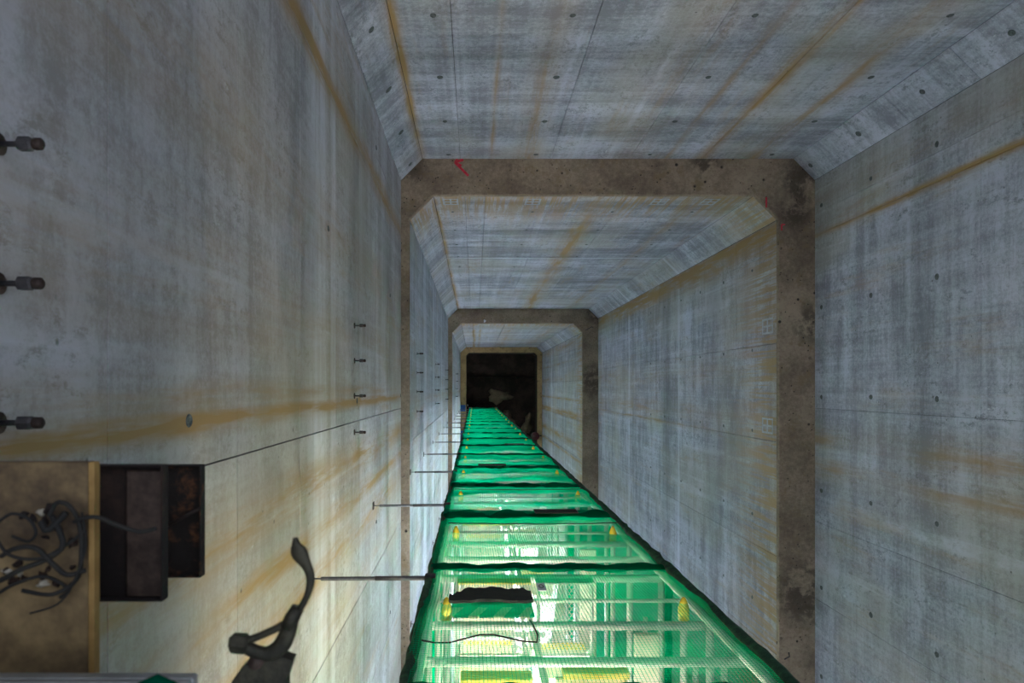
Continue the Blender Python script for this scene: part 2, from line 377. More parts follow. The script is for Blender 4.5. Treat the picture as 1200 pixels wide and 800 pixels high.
# ledges: rings where the shaft steps in
def ring(outer, inner, z0, z1, bev=.012):
    mb = MB(); n = len(outer)
    inb = []
    cx = sum(p[0] for p in inner)/n; cy = sum(p[1] for p in inner)/n
    for x, y in inner:
        inb.append((x + bev*(1 if x > cx else -1), y + bev*(1 if y > cy else -1)))
    layers = [[(x, y, z0) for x, y in outer], [(x, y, z1) for x, y in outer], [(x, y, z1) for x, y in inb],
              [(x, y, z1-bev) for x, y in inner], [(x, y, z0) for x, y in inner]]
    vs = [v for l in layers for v in l]; fs = []
    for l in range(5):
        m2 = (l+1) % 5
        for i in range(n): fs.append((l*n+i, l*n+(i+1) % n, m2*n+(i+1) % n, m2*n+i))
    return mb.add(vs, fs)
LED = []
for i in range(3):
    o = ring(outline(SEC[i], .3), outline(SEC[i+1]), Z(SEC[i+1][5]), Z(SEC[i][6]))
    ob = o.obj('trim_%d' % (i+1), M['ledge3' if i == 2 else 'ledge'])
    tag(ob, kind='structure'); LED.append(ob)

# tie holes (raised discs, recess shade put into their dark colour)
def hole_disc_mesh():
    mb = MB(); n = 12
    r = [(.030, 0), (.026, .0035), (.019, .0035), (.015, .0005)]
    vs = [(a*cos(2*pi*k/n), a*sin(2*pi*k/n), h) for a, h in r for k in range(n)] + [(0, 0, .0005)]
    fs = [(l*n+k, l*n+(k+1) % n, (l+1)*n+(k+1) % n, (l+1)*n+k) for l in range(3) for k in range(n)]
    fs += [(3*n+k, 3*n+(k+1) % n, 4*n) for k in range(n)]
    return mb.add(vs, fs).mesh('tie_hole', M['hole_disc'])
HOLE_DISC = hole_disc_mesh()
def hole_disc(wall, pos, nrm, sc=1.0):
    q = Vector(nrm).to_track_quat('Z', 'Y')
    o = link('tie_hole', HOLE_DISC, WALL[wall], pos); o.rotation_mode = 'QUATERNION'; o.rotation_quaternion = q
    o.scale = (sc*random.uniform(.8, 1.1), sc*random.uniform(.9, 1.3), 1)
for k in range(8):
    D = 8.97 - 1.12*k
    for y in (2.25, 1.0, -.11, -1.27, -2.47, -3.6):
        if D > 5: hole_disc('wall_right', (4.29, y + random.uniform(-.02, .02), Z(D)), (-1, 0, 0))
        if (k + int(y*2)) % 3 == 0: hole_disc('wall_left', (-.925, y, Z(D+.1)), (1, 0, 0), .8)
    for x in (-.32, .76, 2.17, 3.68):
        if D > 5: hole_disc('wall_back', (x, 2.87, Z(D)), (0, -1, 0))
    if D > 5:
        hole_disc('wall_corner_left', (-.925+.135, 2.87-.135, Z(D-.05)), (.707, -.707, 0), 1.2)
        hole_disc('wall_corner_right', (4.29-.135, 2.87-.135, Z(D)), (-.707, -.707, 0), 1.1)
for k in range(6):
    D = 10.0 + 1.15*k
    for y in (1.6, .5, -.6, -1.75, -2.9): hole_disc('wall_right', (3.83, y, Z(D)), (-1, 0, 0), .8)
    for x in (-.3, .8, 1.9, 3.0): hole_disc('wall_back', (x, 2.41, Z(D)), (0, -1, 0), .8)

# paint marks on the ledge (flat strips 1 mm proud)
def strip(pts, wd, z, mat, name, parent, label=None):
    mb = MB()
    for (x0, y0), (x1, y1) in zip(pts[:-1], pts[1:]):
        d = Vector((x1-x0, y1-y0)); n = Vector((-d.y, d.x)).normalized()*wd/2
        w2 = random.uniform(.7, 1.2)
        mb.prism([(x0-n.x*w2, y0-n.y*w2), (x1-n.x, y1-n.y), (x1+n.x, y1+n.y), (x0+n.x*w2, y0+n.y*w2)], z, z+.0015)
    o = mb.obj(name, mat, parent)
    if label: o['label'] = label
    return o
def px(x, y, D): return ((x-556)*D/850, (453-y)*D/850)
D1 = 9.14
strip([px(543, 187, D1), px(533, 190, D1), px(540, 197, D1), px(549, 206, D1)], .032, Z(D1), M['red'], 'paint_mark', LED[0], 'red spray painted arrow')
strip([px(536, 186, D1), px(533, 190, D1), px(541, 194, D1)], .022, Z(D1)+.002, M['red'], 'paint_mark', LED[0], 'red spray painted arrow head')
strip([px(898, 231, D1), px(898, 243, D1)], .02, Z(D1), M['red'], 'paint_mark', LED[0], 'short red painted dash at the ledge corner')
strip([px(920, 263, D1), px(916, 263, D1), px(916, 270, D1)], .02, Z(D1), M['red'], 'paint_mark', LED[0], 'small red painted hook mark')
# pale hatch marks just under the ledge
def hatch(wall, o, e, ln, label):
    """o: corner, e: in-plane horizontal dir; drawn on wall plane, 1.5 mm proud"""
    mb = MB(); o = Vector(o); e = Vector(e); n = Vector((-1, 0, 0)) if abs(e.y) > .5 else Vector((0, -1, 0)); zz = Vector((0, 0, -1))
    def bar(p, d, l, w):
        s2 = (d.cross(n)).normalized()*w/2
        q = [p-s2, p+d*l-s2, p+d*l+s2, p+s2]
        mb.add([(a+n*.002)[:] for a in q] + [a[:] for a in q], [(0,1,2,3),(4,5,6,7),(0,1,5,4),(1,2,6,5),(2,3,7,6),(3,0,4,7)])
    for t in (0, .09, .18): bar(o+e*t, zz, ln, .024)
    for t in (.05, .5, .95): bar(o+zz*(ln*t)-e*.012, e, .2, .02 + .02*(t > .4))
    ob = mb.obj('paint_mark', M['faint'], WALL[wall]); ob['label'] = label; ob['kind'] = 'stuff'
for x in (-.40, .67, 2.32, 2.97):
    if 1: hatch('wall_back', (x-.0, 2.408, Z(9.3)), (1, 0, 0), .3, 'pale grid mark')
for y in (.70, -.60): hatch('wall_right', (3.828, y, Z(9.3)), (0, 1, 0), .35, 'pale grid mark')

# ------------------------------------------------------------------ shaft floor
def lump(cx, cy, rx, ry, h, seed, z0=0.0, n=18, m=7, ang=0.0):
    mb = MB(); rnd = random.Random(seed); ph = [rnd.uniform(0, 6) for _ in range(6)]
    vs = [(cx, cy, z0+h)]
    for i in range(1, m+1):
        t = i/m
        for k in range(n):
            a = 2*pi*k/n; rr = t*(1 + .22*sin(3*a+ph[0]) + .14*sin(5*a+ph[1]) + .1*sin(8*a+ph[2]))
            x = rx*rr*cos(a); y = ry*rr*sin(a)
            hh = h*(1-t**1.6) + (.10*h*sin(4*a+ph[3]+5*t) if i < m else 0)
            vs.append((cx + x*cos(ang)-y*sin(ang), cy + x*sin(ang)+y*cos(ang), z0 + max(hh, 0) - (.02 if i == m else 0)))
    fs = [(0, 1+k, 1+(k+1) % n) for k in range(n)]
    for i in range(m-1):
        for k in range(n):
            fs.append((1+i*n+k, 1+(i+1)*n+k, 1+(i+1)*n+(k+1) % n, 1+i*n+(k+1) % n))
    fs.append(tuple(1+(m-1)*n+k for k in range(n)))
    return mb.add(vs, fs)
fl = MB(); fl.box(-1.0, 3.9, -4.2, 2.4, -.3, 0); tag(fl.obj('floor', M['floor']), kind='structure')
tag(lump(1.25, -.5, .62, .36, .35, 3).obj('clay_heap', M['heap'], smooth=True), 'wide pale brown clay heap just beyond the far end of the green tower', 'heap', 'clay heaps on the shaft floor')
tag(lump(1.72, -1.65, .30, .45, .3, 5, ang=.3).obj('clay_heap', M['heap'], smooth=True), 'narrow brown clay heap along the right edge of the tower foot', 'heap', 'clay heaps on the shaft floor')
tag(lump(2.7, -1.95, .25, .6, .35, 9, ang=-.25).obj('clay_heap', M['heap'], smooth=True), 'pointed brown clay heap between tower foot and right-hand ochre ledge', 'heap', 'clay heaps on the shaft floor')
tag(lump(.12, -.7, .32, .18, .18, 12).obj('clay_heap', M['floor'], smooth=True), 'low dark mud heap at the left of the black floor', 'heap', 'clay heaps on the shaft floor')
tb = MB(); tb.tube([(-.2, .52, .06), (3.0, .48, .06)], .05, 8); tag(tb.obj('floor_pipe', M['rust']), 'long dark pipe lying across the black shaft floor', 'pipe')

# ------------------------------------------------------------------ scaffold stair tower
X0, X1, YF, YR = -.22, 1.12, -1.12, -3.02
LIFTS = list(range(-2, 19)); F0, LH = 4.35, 1.8
def F(k): return F0 + LH*k
tower = thing('stair_tower', ((X0+X1)/2, (YF+YR)/2, 0), 'tall steel scaffold stair tower wrapped in green netting, standing in the shaft', 'scaffold')
TL = Vector((-(X0+X1)/2, -(YF+YR)/2, 0))
def tpart(name, mat, mb, smooth=False, parent=None, label=None):
    o = mb.obj(name, mat, parent or tower, smooth)
    if parent is None: o.location = TL
    if label: o['label'] = label
    return o
def inst(o, loc):
    """copy a part (and its sub-parts) to an offset along the tower"""
    c = o.copy(); C.objects.link(c); c.location = (o.location.x+loc[0], o.location.y+loc[1], o.location.z+loc[2])
    for ch in o.children:
        d = ch.copy(); C.objects.link(d); d.parent = c
    return c
ztop, zbot = Z(F(-2)-.9), 0.0
posts = [(X0, YF), (X1, YF), (X0, YR), (X1, YR), (.36, -1.5), (.36, -2.6)]
for x, y in posts:
    tpart('post', M['galv'], MB().tube([(x, y, zbot+.05), (x, y, ztop)], .021, 8), True)
    tpart('base_plate', M['galv'], MB().box(x-.07, x+.07, y-.07, y+.07, 0, .05, .004))
proto = []
zf = Z(F(0))
for dz, r in ((.0, .024), (.45, .011), (.86, .022), (1.32, .022)):
    proto.append(tpart('guard_rail' if dz else 'ledger', M['galv'], MB().tube([(X0-.03, YF-.03, zf+dz), (X1+.03, YF-.03, zf+dz)], r, 8), True))
for dz in (0, .9): proto.append(tpart('ledger', M['galv'], MB().tube([(X0-.03, YR, zf+dz), (X1+.03, YR, zf+dz)], .02, 6), True))
for x in (X0, X1):
    for dz in (0, .9): proto.append(tpart('side_rail', M['galv'], MB().tube([(x, YF, zf+dz), (x, YR, zf+dz)], .02, 6), True))
# transoms with yellow end caps poking through the net
for x in (-.135, 1.015):
    t = tpart('transom', M['galv'], MB().tube([(x, YF+.07, zf+.83), (x, YR, zf+.83)], .018, 8), True)
    cap = MB().tube([(x, -1.13, zf+.83), (x, -1.075, zf+.83), (x, -1.045, zf+.83), (x, -1.022, zf+.83)], [.026, .027, .018, .007], 10).obj('end_cap', M['yellow'], t, True)
    cap['label'] = 'yellow plastic end cap'
    proto.append(t)
for x, dz, r in ((.93, 1.3, .013), (1.05, 1.3, .014), (.86, .7, .012)):
    proto.append(tpart('brace_pipe', M['galv'], MB().tube([(x, YF-.04, zf+dz), (x-.02, YR+.05, zf+dz)], r, 6), True))
proto.append(tpart('side_plank', M['plank'], MB().box(.765, .885, YF-.06, YR+.1, zf+.86, zf+.895, .006)))
proto.append(tpart('side_plank', M['plank'], MB().box(.70, 1.08, YR+.04, YR+.24, zf+.0, zf+.03, .006)))
def mesh_deck(x0, x1, y0, y1, z, parent=None):
    """expanded-metal deck: frame and diamond strands"""
    mb = MB(); t = .004
    for a, b in (((x0, y0), (x1, y0)), ((x0, y1), (x1, y1)), ((x0, y0), (x0, y1)), ((x1, y0), (x1, y1))):
        mb.tube([(*a, z), (*b, z)], .012, 4)
    px_, py_ = .052, .034
    nx = int((x1-x0)/px_); ny = int((y1-y0)/py_)
    for j in range(ny):
        yy = y0 + (j+.5)*(y1-y0)/ny
        for sgn in (1, -1):
            pts = []
            for i in range(nx*2+1):
                pts.append((x0 + (x1-x0)*i/(nx*2), yy + sgn*(.5*(y1-y0)/ny)*(1 if i % 2 else -1)*.95, z))
            vs = []; fs = []
            for i, p in enumerate(pts):
                vs += [(p[0], p[1]-t, p[2]+.003), (p[0], p[1]+t, p[2]+.003)]
                if i: fs.append((2*i-2, 2*i, 2*i+1, 2*i-1))
            mb.add(vs, fs)
    return mb
dk = tpart('landing_deck', M['galv'], mesh_deck(-.1, .33, -1.60, -1.16, zf+.02)); proto.append(dk)
dk = tpart('landing_deck', M['galv'], mesh_deck(.38, .70, -1.60, -1.16, zf+.02)); proto.append(dk)
proto.append(tpart('landing_deck', M['galv'], mesh_deck(-.1, .70, -2.95, -2.6, zf+.92)))
proto.append(tpart('toe_board', M['yellow_w'], MB().box(-.1, .33, -1.152, -1.14, zf+.03, zf+.13, .003)))
proto.append(tpart('toe_board', M['galv_g'], MB().box(.36, .70, -1.152, -1.14, zf+.03, zf+.13, .003)))
def flight(x0, x1, up):
    """five treads climbing 0.9 m; up=+1 climbs away from the front"""
    mb = MB()
    for x in (x0, x1):
        ya, yb = -1.60, -2.60
        za, zb = (zf, zf+.92) if up > 0 else (zf+1.8, zf+.92)
        mb.prism([], 0, 0) if False else None
        mb.add([(x-.012, ya, za-.08), (x+.012, ya, za-.08), (x+.012, yb, zb-.08), (x-.012, yb, zb-.08),
                (x-.012, ya, za+.06), (x+.012, ya, za+.06), (x+.012, yb, zb+.06), (x-.012, yb, zb+.06)],
               [(0,1,2,3),(4,5,6,7),(0,4,7,3),(1,2,6,5),(0,1,5,4),(3,7,6,2)])
    fo = tpart('stair_flight', M['galv'], mb)
    for i in range(5):
        t = (i+.5)/5; y = -1.60 - t*1.0; z = (zf + (i+1)*.92/6) if up > 0 else (zf+1.8-(i+1)*.88/6)
        MB().box(x0+.015, x1-.015, y-.11, y+.11, z-.012, z, .003).obj('tread', M['cream'], fo)
        MB().box(x0+.015, x1-.015, y+(.075 if up > 0 else .075), y+.113, z, z+.006).obj('nosing', M['yellow_w'], fo)
    return fo
proto.append(flight(-.1, .31, 1)); proto.append(flight(.38, .70, -1))
# handrail inside between flights
proto.append(tpart('handrail', M['galv'], MB().tube([(.345, -1.5, zf+.9), (.345, -2.6, zf+1.75)], .016, 6), True))
proto.append(tpart('stair_guard', M['galv'], MB().tube([(-.12, -1.4, zf+.95), (.33, -1.4, zf+.95)], .012, 6), True))
proto.append(tpart('stair_guard', M['galv'], MB().tube([(.38, -1.32, zf+1.08), (.68, -1.32, zf+1.08)], .012, 6), True))
for k in LIFTS:
    if k == 0: continue
    for o in proto:
        if k == 18 and o.name.startswith(('landing', 'side_plank')): continue
        if k == LIFTS[0] and Z(F(k)) > 90: continue
        inst(o, (0, 0, -LH*k))
tpart('shade_board', M['plank'], MB().box(X0, X1, YR, YF-.03, Z(2.53), Z(2.49), .004))  # unseen solid board added to cast a shadow edge on the left wall
# front step plates seen through the nearest lift
tpart('step_plate', M['cream'], MB().box(.345, .645, -1.42, -1.235, Z(3.10), Z(3.07), .004))
tpart('toe_board', M['yellow_w'], MB().box(.375, .655, -1.232, -1.205, Z(3.13), Z(3.05), .003), label='bright yellow toe board in the nearest bay')
tpart('step_plate', M['yellow_w'], MB().box(-.06, .25, -1.28, -1.25, Z(3.2), Z(3.1), .003), label='yellow step plate in the nearest bay')
tpart('cross_bar', M['galv'], MB().tube([(.33, -1.19, Z(3.11)), (.70, -1.19, Z(3.11))], .012, 8), True)
tpart('cross_bar', M['galv'], MB().tube([(-.09, -1.2, Z(3.2)), (.28, -1.2, Z(3.2))], .012, 8), True)
# hazard board and dark sheet on the upper landing
tpart('hazard_board', M['stripes'], MB().box(-.12, .305, -1.158, -1.146, Z(3.95), Z(3.63), .003), label='green toe board with slanting cream stripes')

# lamp tubes inside each lift
for n, k in enumerate(LIFTS):
    if k >= 18: break
    if k < 0: continue
    zz = Z(F(k)) + 1.62
    for j, (xa, xb, yy) in enumerate(((-.05, .60, -2.15),)):
        t = thing('tube_lamp', ((xa+xb)/2, yy, zz), ('warm white' if k < 2 else 'cool white') + ' tube lamp glowing under a stair landing inside the green tower', 'lamp', 'tube lamps inside the tower')
        MB().tube([(-.32, 0, 0), (.32, 0, 0)], .016, 8).obj('tube', M['lamp_warm' if k < 2 else 'lamp'], t, True)
        MB().box(-.34, .34, -.022, .022, .018, .045, .004).obj('housing', M['white'], t)

# ------------------------------------------------------------------ green netting: real twine
def net_mesh(seed, W=1.40, Hh=1.86, pitch=.015, r=.0011):
    rnd = random.Random(seed); ph = [rnd.uniform(0, 6) for _ in range(8)]
    def surf(u, v):   # u across 0..W, v along 0..Hh ; returns outward bulge
        s = u/W; t = v/Hh
        return (.028*max(0.0, sin(pi*t))**.7*(.5+.5*sin(pi*s)) + .010*sin(9*s+ph[0]+2*t)*sin(pi*t) + .007*sin(23*s+ph[1])*sin(3*t+ph[2]) + .006*sin(13*t+ph[3]+2*s))
    mb = MB()
    def string(pts, rr):
        vs = []; fs = []; m = len(pts)
        for i, p in enumerate(pts):
            a = Vector(pts[max(0, i-1)]); b = Vector(pts[min(m-1, i+1)]); t = (b-a).normalized()
            e1 = t.cross(Vector((0, 1, 0))); e1.normalize(); e2 = t.cross(e1)
            for q in range(3):
                an = 2*pi*q/3 + pi/2
                w_ = Vector(p) + e1*rr*cos(an) + e2*rr*sin(an); vs.append(w_[:])
            if i:
                for q in range(3):
                    l = (q+1) % 3; fs.append((3*i-3+q, 3*i-3+l, 3*i+l, 3*i+q))
        mb.add(vs, fs)
    nu = int(W/pitch); nv = int(Hh/pitch)
    for i in range(nu+1):
        u = W*i/nu; pts = []
        for j in range(19):
            v = Hh*j/18; pts.append((u + .004*sin(5*v+ph[4]+u*3), surf(u, v), v))
        string(pts, r)
    for j in range(nv+1):
        v = Hh*j/nv; sag = rnd.uniform(0, .006); pts = []
        for i in range(15):
            u = W*i/14; pts.append((u, surf(u, v), v + .012*sin(pi*i/14+ph[5])*sin(pi*v/Hh) + .003*sin(4*u+ph[6]+v*2)))
        string(pts, r*1.1)
    me = bpy.data.meshes.new('net_sheet'); me.from_pydata(mb.v, [], mb.f); me.update(); me.materials.append(M['net']); return me
NETS = [net_mesh(i) for i in range(4)]
netroot = thing('safety_net', (X0, YF+.03, 0), 'green safety netting wrapped around the scaffold stair tower', 'netting')
def netpart(name, me, loc, rz=0, sc=(1, 1, 1)):
    o = link(name, me, netroot, (loc[0]-X0, loc[1]-YF-.03, loc[2]), (0, 0, rz)); o.scale = sc; return o
def hem_mesh(seed, W=1.40):
    rnd = random.Random(seed); ph = [rnd.uniform(0, 6) for _ in range(6)]; mb = MB(); nx = 40; vs = []; fs = []
    for i in range(nx+1):
        u = W*i/nx
        for j in range(6):
            v = .17*j/5; y = .012*sin(pi*j/5) + .006*sin(17*u+ph[0]) + .004*sin(41*u+ph[1]+j)
            vs.append((u, y, v + .003*sin(7*u+ph[2]) + .002*sin(19*u+ph[3])*(j > 3)))
    for i in range(nx):
        for j in range(5):
            a = i*6+j; fs.append((a, a+6, a+7, a+1))
    n0 = len(vs); vs += [(x, y-.006, z) for x, y, z in vs]; fs += [tuple(n0+i for i in reversed(f)) for f in fs]
    b = [i*6 for i in range(nx+1)]; t = [i*6+5 for i in range(nx+1)]
    for e in (b, t):
        for i in range(nx): fs.append((e[i], e[i+1], n0+e[i+1], n0+e[i]))
    return mb.add(vs, fs).mesh('net_hem_shade', M['hem'], True)
HEMS = [hem_mesh(i) for i in range(3)]
for n, k in enumerate(LIFTS):
    z = Z(F(k)); 
    if k == 18: z0 = .02
    ht = 1.0 if k < 18 else 1.0
    sx = (X1-X0+.08)/1.40
    def S_(me, x, y, rz, su): 
        o = netpart('net_sheet', me, (x, y, z), rz, (su, 1, 1)); o['kind'] = 'stuff'; return o
    S_(NETS[n % 4], X0-.04, YF+.035, 0, sx)
    S_(NETS[(n+1) % 4], X1+.04, YR-.03, pi, sx)
    S_(NETS[(n+2) % 4], X0-.04, YR-.03, pi/2, (YF-YR+.06)/1.40)
    S_(NETS[(n+3) % 4], X1+.04, YF+.03, -pi/2, (YF-YR+.06)/1.40)
    netpart('net_hem_shade', HEMS[n % 3], (X0-.04, YF+.04, z-(.085 if k < 1 else .2)), 0, (sx, 1, 1 if k < 1 else 2.2))
    netpart('net_hem_shade', HEMS[(n+1) % 3], (X1+.04, YF+.03, z-.05), -pi/2, (.9, 1, .8))
    # second rope line at mid lift
# bottom skirt
o = netpart('net_sheet', NETS[0], (X0-.04, YF+.035, .02), 0, (sx, 1, .25)); o['kind'] = 'stuff'
def gathered(x, y, r, seed, name='corner_gather'):
    rnd = random.Random(seed); pts = []; rr = []
    z = ztop - .2; 
    while z > .05:
        d = H - z
        pts.append((x + rnd.uniform(-.006, .006), y + rnd.uniform(-.006, .006), z)); 
        rr.append((r*rnd.uniform(.85, 1.15), r*rnd.uniform(.85, 1.15))); z -= .09 if d < 12 else .25
    m_ = MB().tube(pts, rr, 7)
    m_.v = [(a-X0, b-YF-.03, c) for a, b, c in m_.v]
    o = m_.obj(name, M['roll'], netroot, True); o['label'] = 'dark bunched netting along the tower corner'
gathered(X1+.035, YF+.035, .032, 3); gathered(X0-.035, YF+.02, .026, 5)
# cables tied on the net
def cable(pts, r, label, name='cable'):
    tag(MB().tube(pts, r, 6).obj(name, M['black_rubber'], smooth=True), label, 'cable')
pts = [(X1+.115+.012*sin(i*.9), YF-.02+.01*sin(i*1.7), Z(1.6+i*.6)) for i in range(58)]
cable(pts, .009, 'long black cable running down outside the right edge of the green tower')
pts = [(-.22+.06*i, -1.055-.012*sin(i*1.1), Z(3.02)+.02*sin(i*.8)-.03*sin(pi*i/8)) for i in range(9)]
cable(pts + [(.27, -1.06, Z(3.10)), (.262, -1.06, Z(3.22)), (.25, -1.06, Z(3.3))], .0035, 'thin black cable looping across the net front in the nearest bay')
for q, D in enumerate((5.6, 7.45)):
    pts = [(-.2+.1*i, -1.05, Z(D)+.05*sin(pi*i/13)+.012*sin(i*1.9)) for i in range(14)]
    cable(pts, .004, ['thin dark cord sagging across the net between the first and second pairs of yellow caps',
                      'thin dark cord sagging across the net between the second and third pairs of yellow caps'][q])
# small white tag on the net, dark ring on it
t = thing('number_tag', (.355, -1.065, Z(3.86)), 'small white tag with a dark ring hanging on the green net', 'tag')
MB().box(-.022, .022, -.003, .003, -.07, .07, .001).obj('tag_plate', M['white'], t)
MB().tube([(.012*cos(a*pi/5), .004, .03*sin(a*pi/5)) for a in range(10)], .0025, 4, closed=True).obj('printed_ring', M['black_rubber'], t)
# dark sheet bundled on the rail above the striped board
mb = MB(); N = 22; top = []; bot = []
for i in range(N+1):
    x = -.125 + .41*i/N
    top.append((x, Z(3.51)+.004*sin(i*1.3))); bot.append((x, Z(3.72 - (.10 if i < 2 else .05*(i < 4)) - .04*(i > N-2)) + .012*sin(i*.9)+.008*sin(i*2.1)))
poly = top + bot[::-1]
nP = len(poly)
for dy in (0,):
    vs = [(x, -1.030+.004*sin(x*22), z) for x, z in poly] + [(x, -1.044+.004*sin(x*22), z) for x, z in poly]
    fs = [(i, i+1, nP-2-i, nP-1-i) for i in range(N)] + [(nP+i, nP+nP-1-i, nP+nP-2-i, nP+i+1) for i in range(N)] + [(i, (i+1) % nP, nP+(i+1) % nP, nP+i) for i in range(nP)]
mb.add(vs, fs)
tag(mb.obj('dark_sheet', M['tarp']), 'ragged near-black sheet hung on the net above the striped board', 'sheet')
for q, (xa, xb, D) in enumerate(((.50, .86, 5.98), (.05, .42, 9.6), (.55, .9, 13.1))):
    mb = MB().box(xa, xb, -1.045, -1.035, Z(D+.16), Z(D), .003)
    tag(mb.obj('dark_sheet', M['tarp']), ['dark board strip on the net at right, below the second yellow cap row',
        'dark board strip on the net at left, far down the tower', 'dark board strip on the net at right, farthest down the tower'][q], 'sheet')

# ------------------------------------------------------------------ wall ties from tower to left wall
def wall_tie(D, xw, y, label, group, r=.0105, sl=True, xt=X0-.03):
    t = thing('wall_tie', (xw, y, Z(D)), label, 'tie rod', group)
    L = xt - xw
    MB().tube([(.0, 0, 0), (.07, 0, 0)], .0045, 6).obj('threaded_tip', M['rod'], t, True)
    MB().tube([(.055, 0, 0), (.06, 0, 0), (.075, 0, 0), (L*.55, .002, 0)], [.006, r*1.1, r*1.1, r*1.1], 10).obj('outer_sleeve', M['rod'], t, True)
    MB().tube([(L*.54, .002, 0), (L, .004, 0)], r*1.25, 10).obj('tube', M['rod'], t, True)
    MB().box(-.002, .008, -.035, .035, -.035, .035, .003).obj('wall_plate', M['rust_l'], t)
    MB().box(L-.03, L+.03, -.022, .026, -.03, .03, .006).obj('tower_clamp', M['black_steel'], t)
    return t
def wallx(D): return SEC[0][0] if D < 9.14 else SEC[1][0] if D < 22.45 else SEC[2][0] if D < 35.85 else SEC[3][0]
n = 0; D = 4.1
while D < 35.5:
    dd = 9.22 if abs(D-9.14) < .15 else D
    lab = ('thickest and nearest grey tie rod from the left wall to the green tower' if n == 0 else
           '%s grey tie rod from the near end, bridging left wall and green tower' % ORD[n])
    wall_tie(dd, wallx(dd), -1.085, lab, 'front tie rods from tower to left wall')
    n += 1; D += 2.52
n = 0
for D in (9.3, 14.15, 16.7, 19.2):
    wall_tie(D, wallx(D), YR-.02, 'thin rear tie rod low on left wall, %s from near end' % ORD[n], 'rear tie rods')
    n += 1

# bolts in the left wall
def bolt(D, y, label, big=False):
    xw = wallx(D)
    t = thing('anchor_bolt', (xw, y, Z(D)), label, 'bolt', 'anchor bolts in the left wall')
    MB().tube([(0, 0, 0), (.085, 0, 0)], .0058, 8).obj('shank', M['black_steel'], t, True)
    MB().tube([(.040, 0, 0), (.044, 0, 0), (.066, 0, 0), (.07, 0, 0)], [.010, .0145, .0145, .010], 6).obj('nut', M['black_steel'], t)
    MB().tube([(.070, 0, 0), (.073, 0, 0), (.086, 0, 0), (.090, 0, 0)], [.009, .0118, .0118, .007], 10).obj('cap_nut', M['rust_l'], t, True)
    MB().tube([(.0, 0, 0), (.006, 0, 0)], .022, 12).obj('washer', M['rust_l'], t)
ROWS = [(1.405, 'at the left picture edge'), (5.58, 'in the column above the first ledge'), (10.3, 'in the column just below the first ledge'),
        (15.2, 'in the second column below the first ledge'), (20.4, 'in the column just above the second ledge'), (26.5, 'in the column below the second ledge')]
for D, where in ROWS:
    for q, y in enumerate((.47, .20, -.07, -.35)):
        if D < 2 and q == 3: continue
        bolt(D, y, 'dark steel bolt %s, %s from the top' % (where, ORD[q]))

# ------------------------------------------------------------------ odds and ends at the bottom
def sheet(cx, cy, sx_, sy_, z, label):
    mb = MB(); nx = 8; vs = []; fs = []
    for i in range(nx+1):
        for j in range(nx+1):
            x = cx+(i/nx-.5)*sx_; y = cy+(j/nx-.5)*sy_
            vs.append((x, y, z + .05*abs(sin(i*1.7+j*.8)) + .03))
    for i in range(nx):
        for j in range(nx): a = i*(nx+1)+j; fs.append((a, a+nx+1, a+nx+2, a+1))
    n0 = len(vs); vs += [(x, y, z) for x, y, _ in vs]; fs += [tuple(n0+q for q in reversed(f)) for f in fs[:]]
    e = [i for i in range(nx+1)] + [i*(nx+1)+nx for i in range(1, nx+1)] + [nx*(nx+1)+j for j in range(nx-1, -1, -1)] + [i*(nx+1) for i in range(nx-1, 0, -1)]
    for a, b in zip(e, e[1:]+e[:1]): fs.append((a, b, n0+b, n0+a))
    tag(mb.add(vs, fs).obj('blue_sheet', M['blue'], smooth=True), label, 'tarpaulin')
sheet(-.56, -1.05, .24, .3, Z(35.85), 'small blue sheet folded on the lowest ledge above the tower foot')
sheet(-.56, -2.42, .24, .5, Z(35.85), 'blue sheet on the lowest ledge at left, hidden partly by the tower')
tag(MB().tube([(-.34, -.98, 0), (-.34, -.9, 1.1)], .03, 8).obj('white_post', M['white'], smooth=True), 'short white post standing at the left corner of the tower foot', 'post')
t = thing('drum', (2.985, -2.42, Z(35.85)+.0), 'round dark maroon drum on the lowest ledge beside the tower', 'drum')
MB().tube([(0, 0, .0), (0, 0, .02), (0, 0, .28), (0, 0, .30)], [.17, .185, .185, .17], 20).obj('barrel', M['maroon'], t, True)
MB().tube([(.19*cos(a*pi/8), .19*sin(a*pi/8), .29) for a in range(16)], .012, 6, closed=True).obj('rim', M['maroon'], t, True)
MB().tube([(-.1, 0, .30), (-.06, 0, .38), (.06, 0, .38), (.1, 0, .30)], .012, 6).obj('handle', M['black_steel'], t, True)
MB().box(.10, .34, -.03, .03, .0, .02, .003).obj('bracket', M['black_steel'], t)
# bent wires and bolt head left on the ledges
def wire(pts, label, r=.008):
    tag(MB().tube(pts, r, 6).obj('bent_wire', M['black_steel'], smooth=True), label, 'wire')
a = px(919, 772, D1); b = px(924, 768, D1); c = px(924, 764, D1)
wire([(a[0], a[1], Z(D1)+.008), (b[0], b[1], Z(D1)+.03), (c[0], c[1], Z(D1)+.008)], 'short bent wire stub on the brown ledge at bottom right')
a = px(686, 385, 22.45); b = px(696, 384, 22.45)
wire([(a[0], a[1]-.05, Z(22.45)+.01), (a[0]+.1, a[1], Z(22.45)+.03), (b[0]-.08, b[1]+.03, Z(22.45)+.03), (b[0]-.02, b[1], Z(22.45)+.01)], 'curved dark wire on the top right corner of the second ledge', .012)
a = px(568, 376, 22.45)
tag(lump(a[0], a[1], .04, .05, .05, 4, Z(22.45)).obj('stone_chip', M['white']), 'tiny white chip lying on the second ledge', 'stone')

# ------------------------------------------------------------------ foreground: bracket steel, muddy board, clamp
def P(x, y, D): return Vector(((x-556)*D/850, (453-y)*D/850, Z(D)))
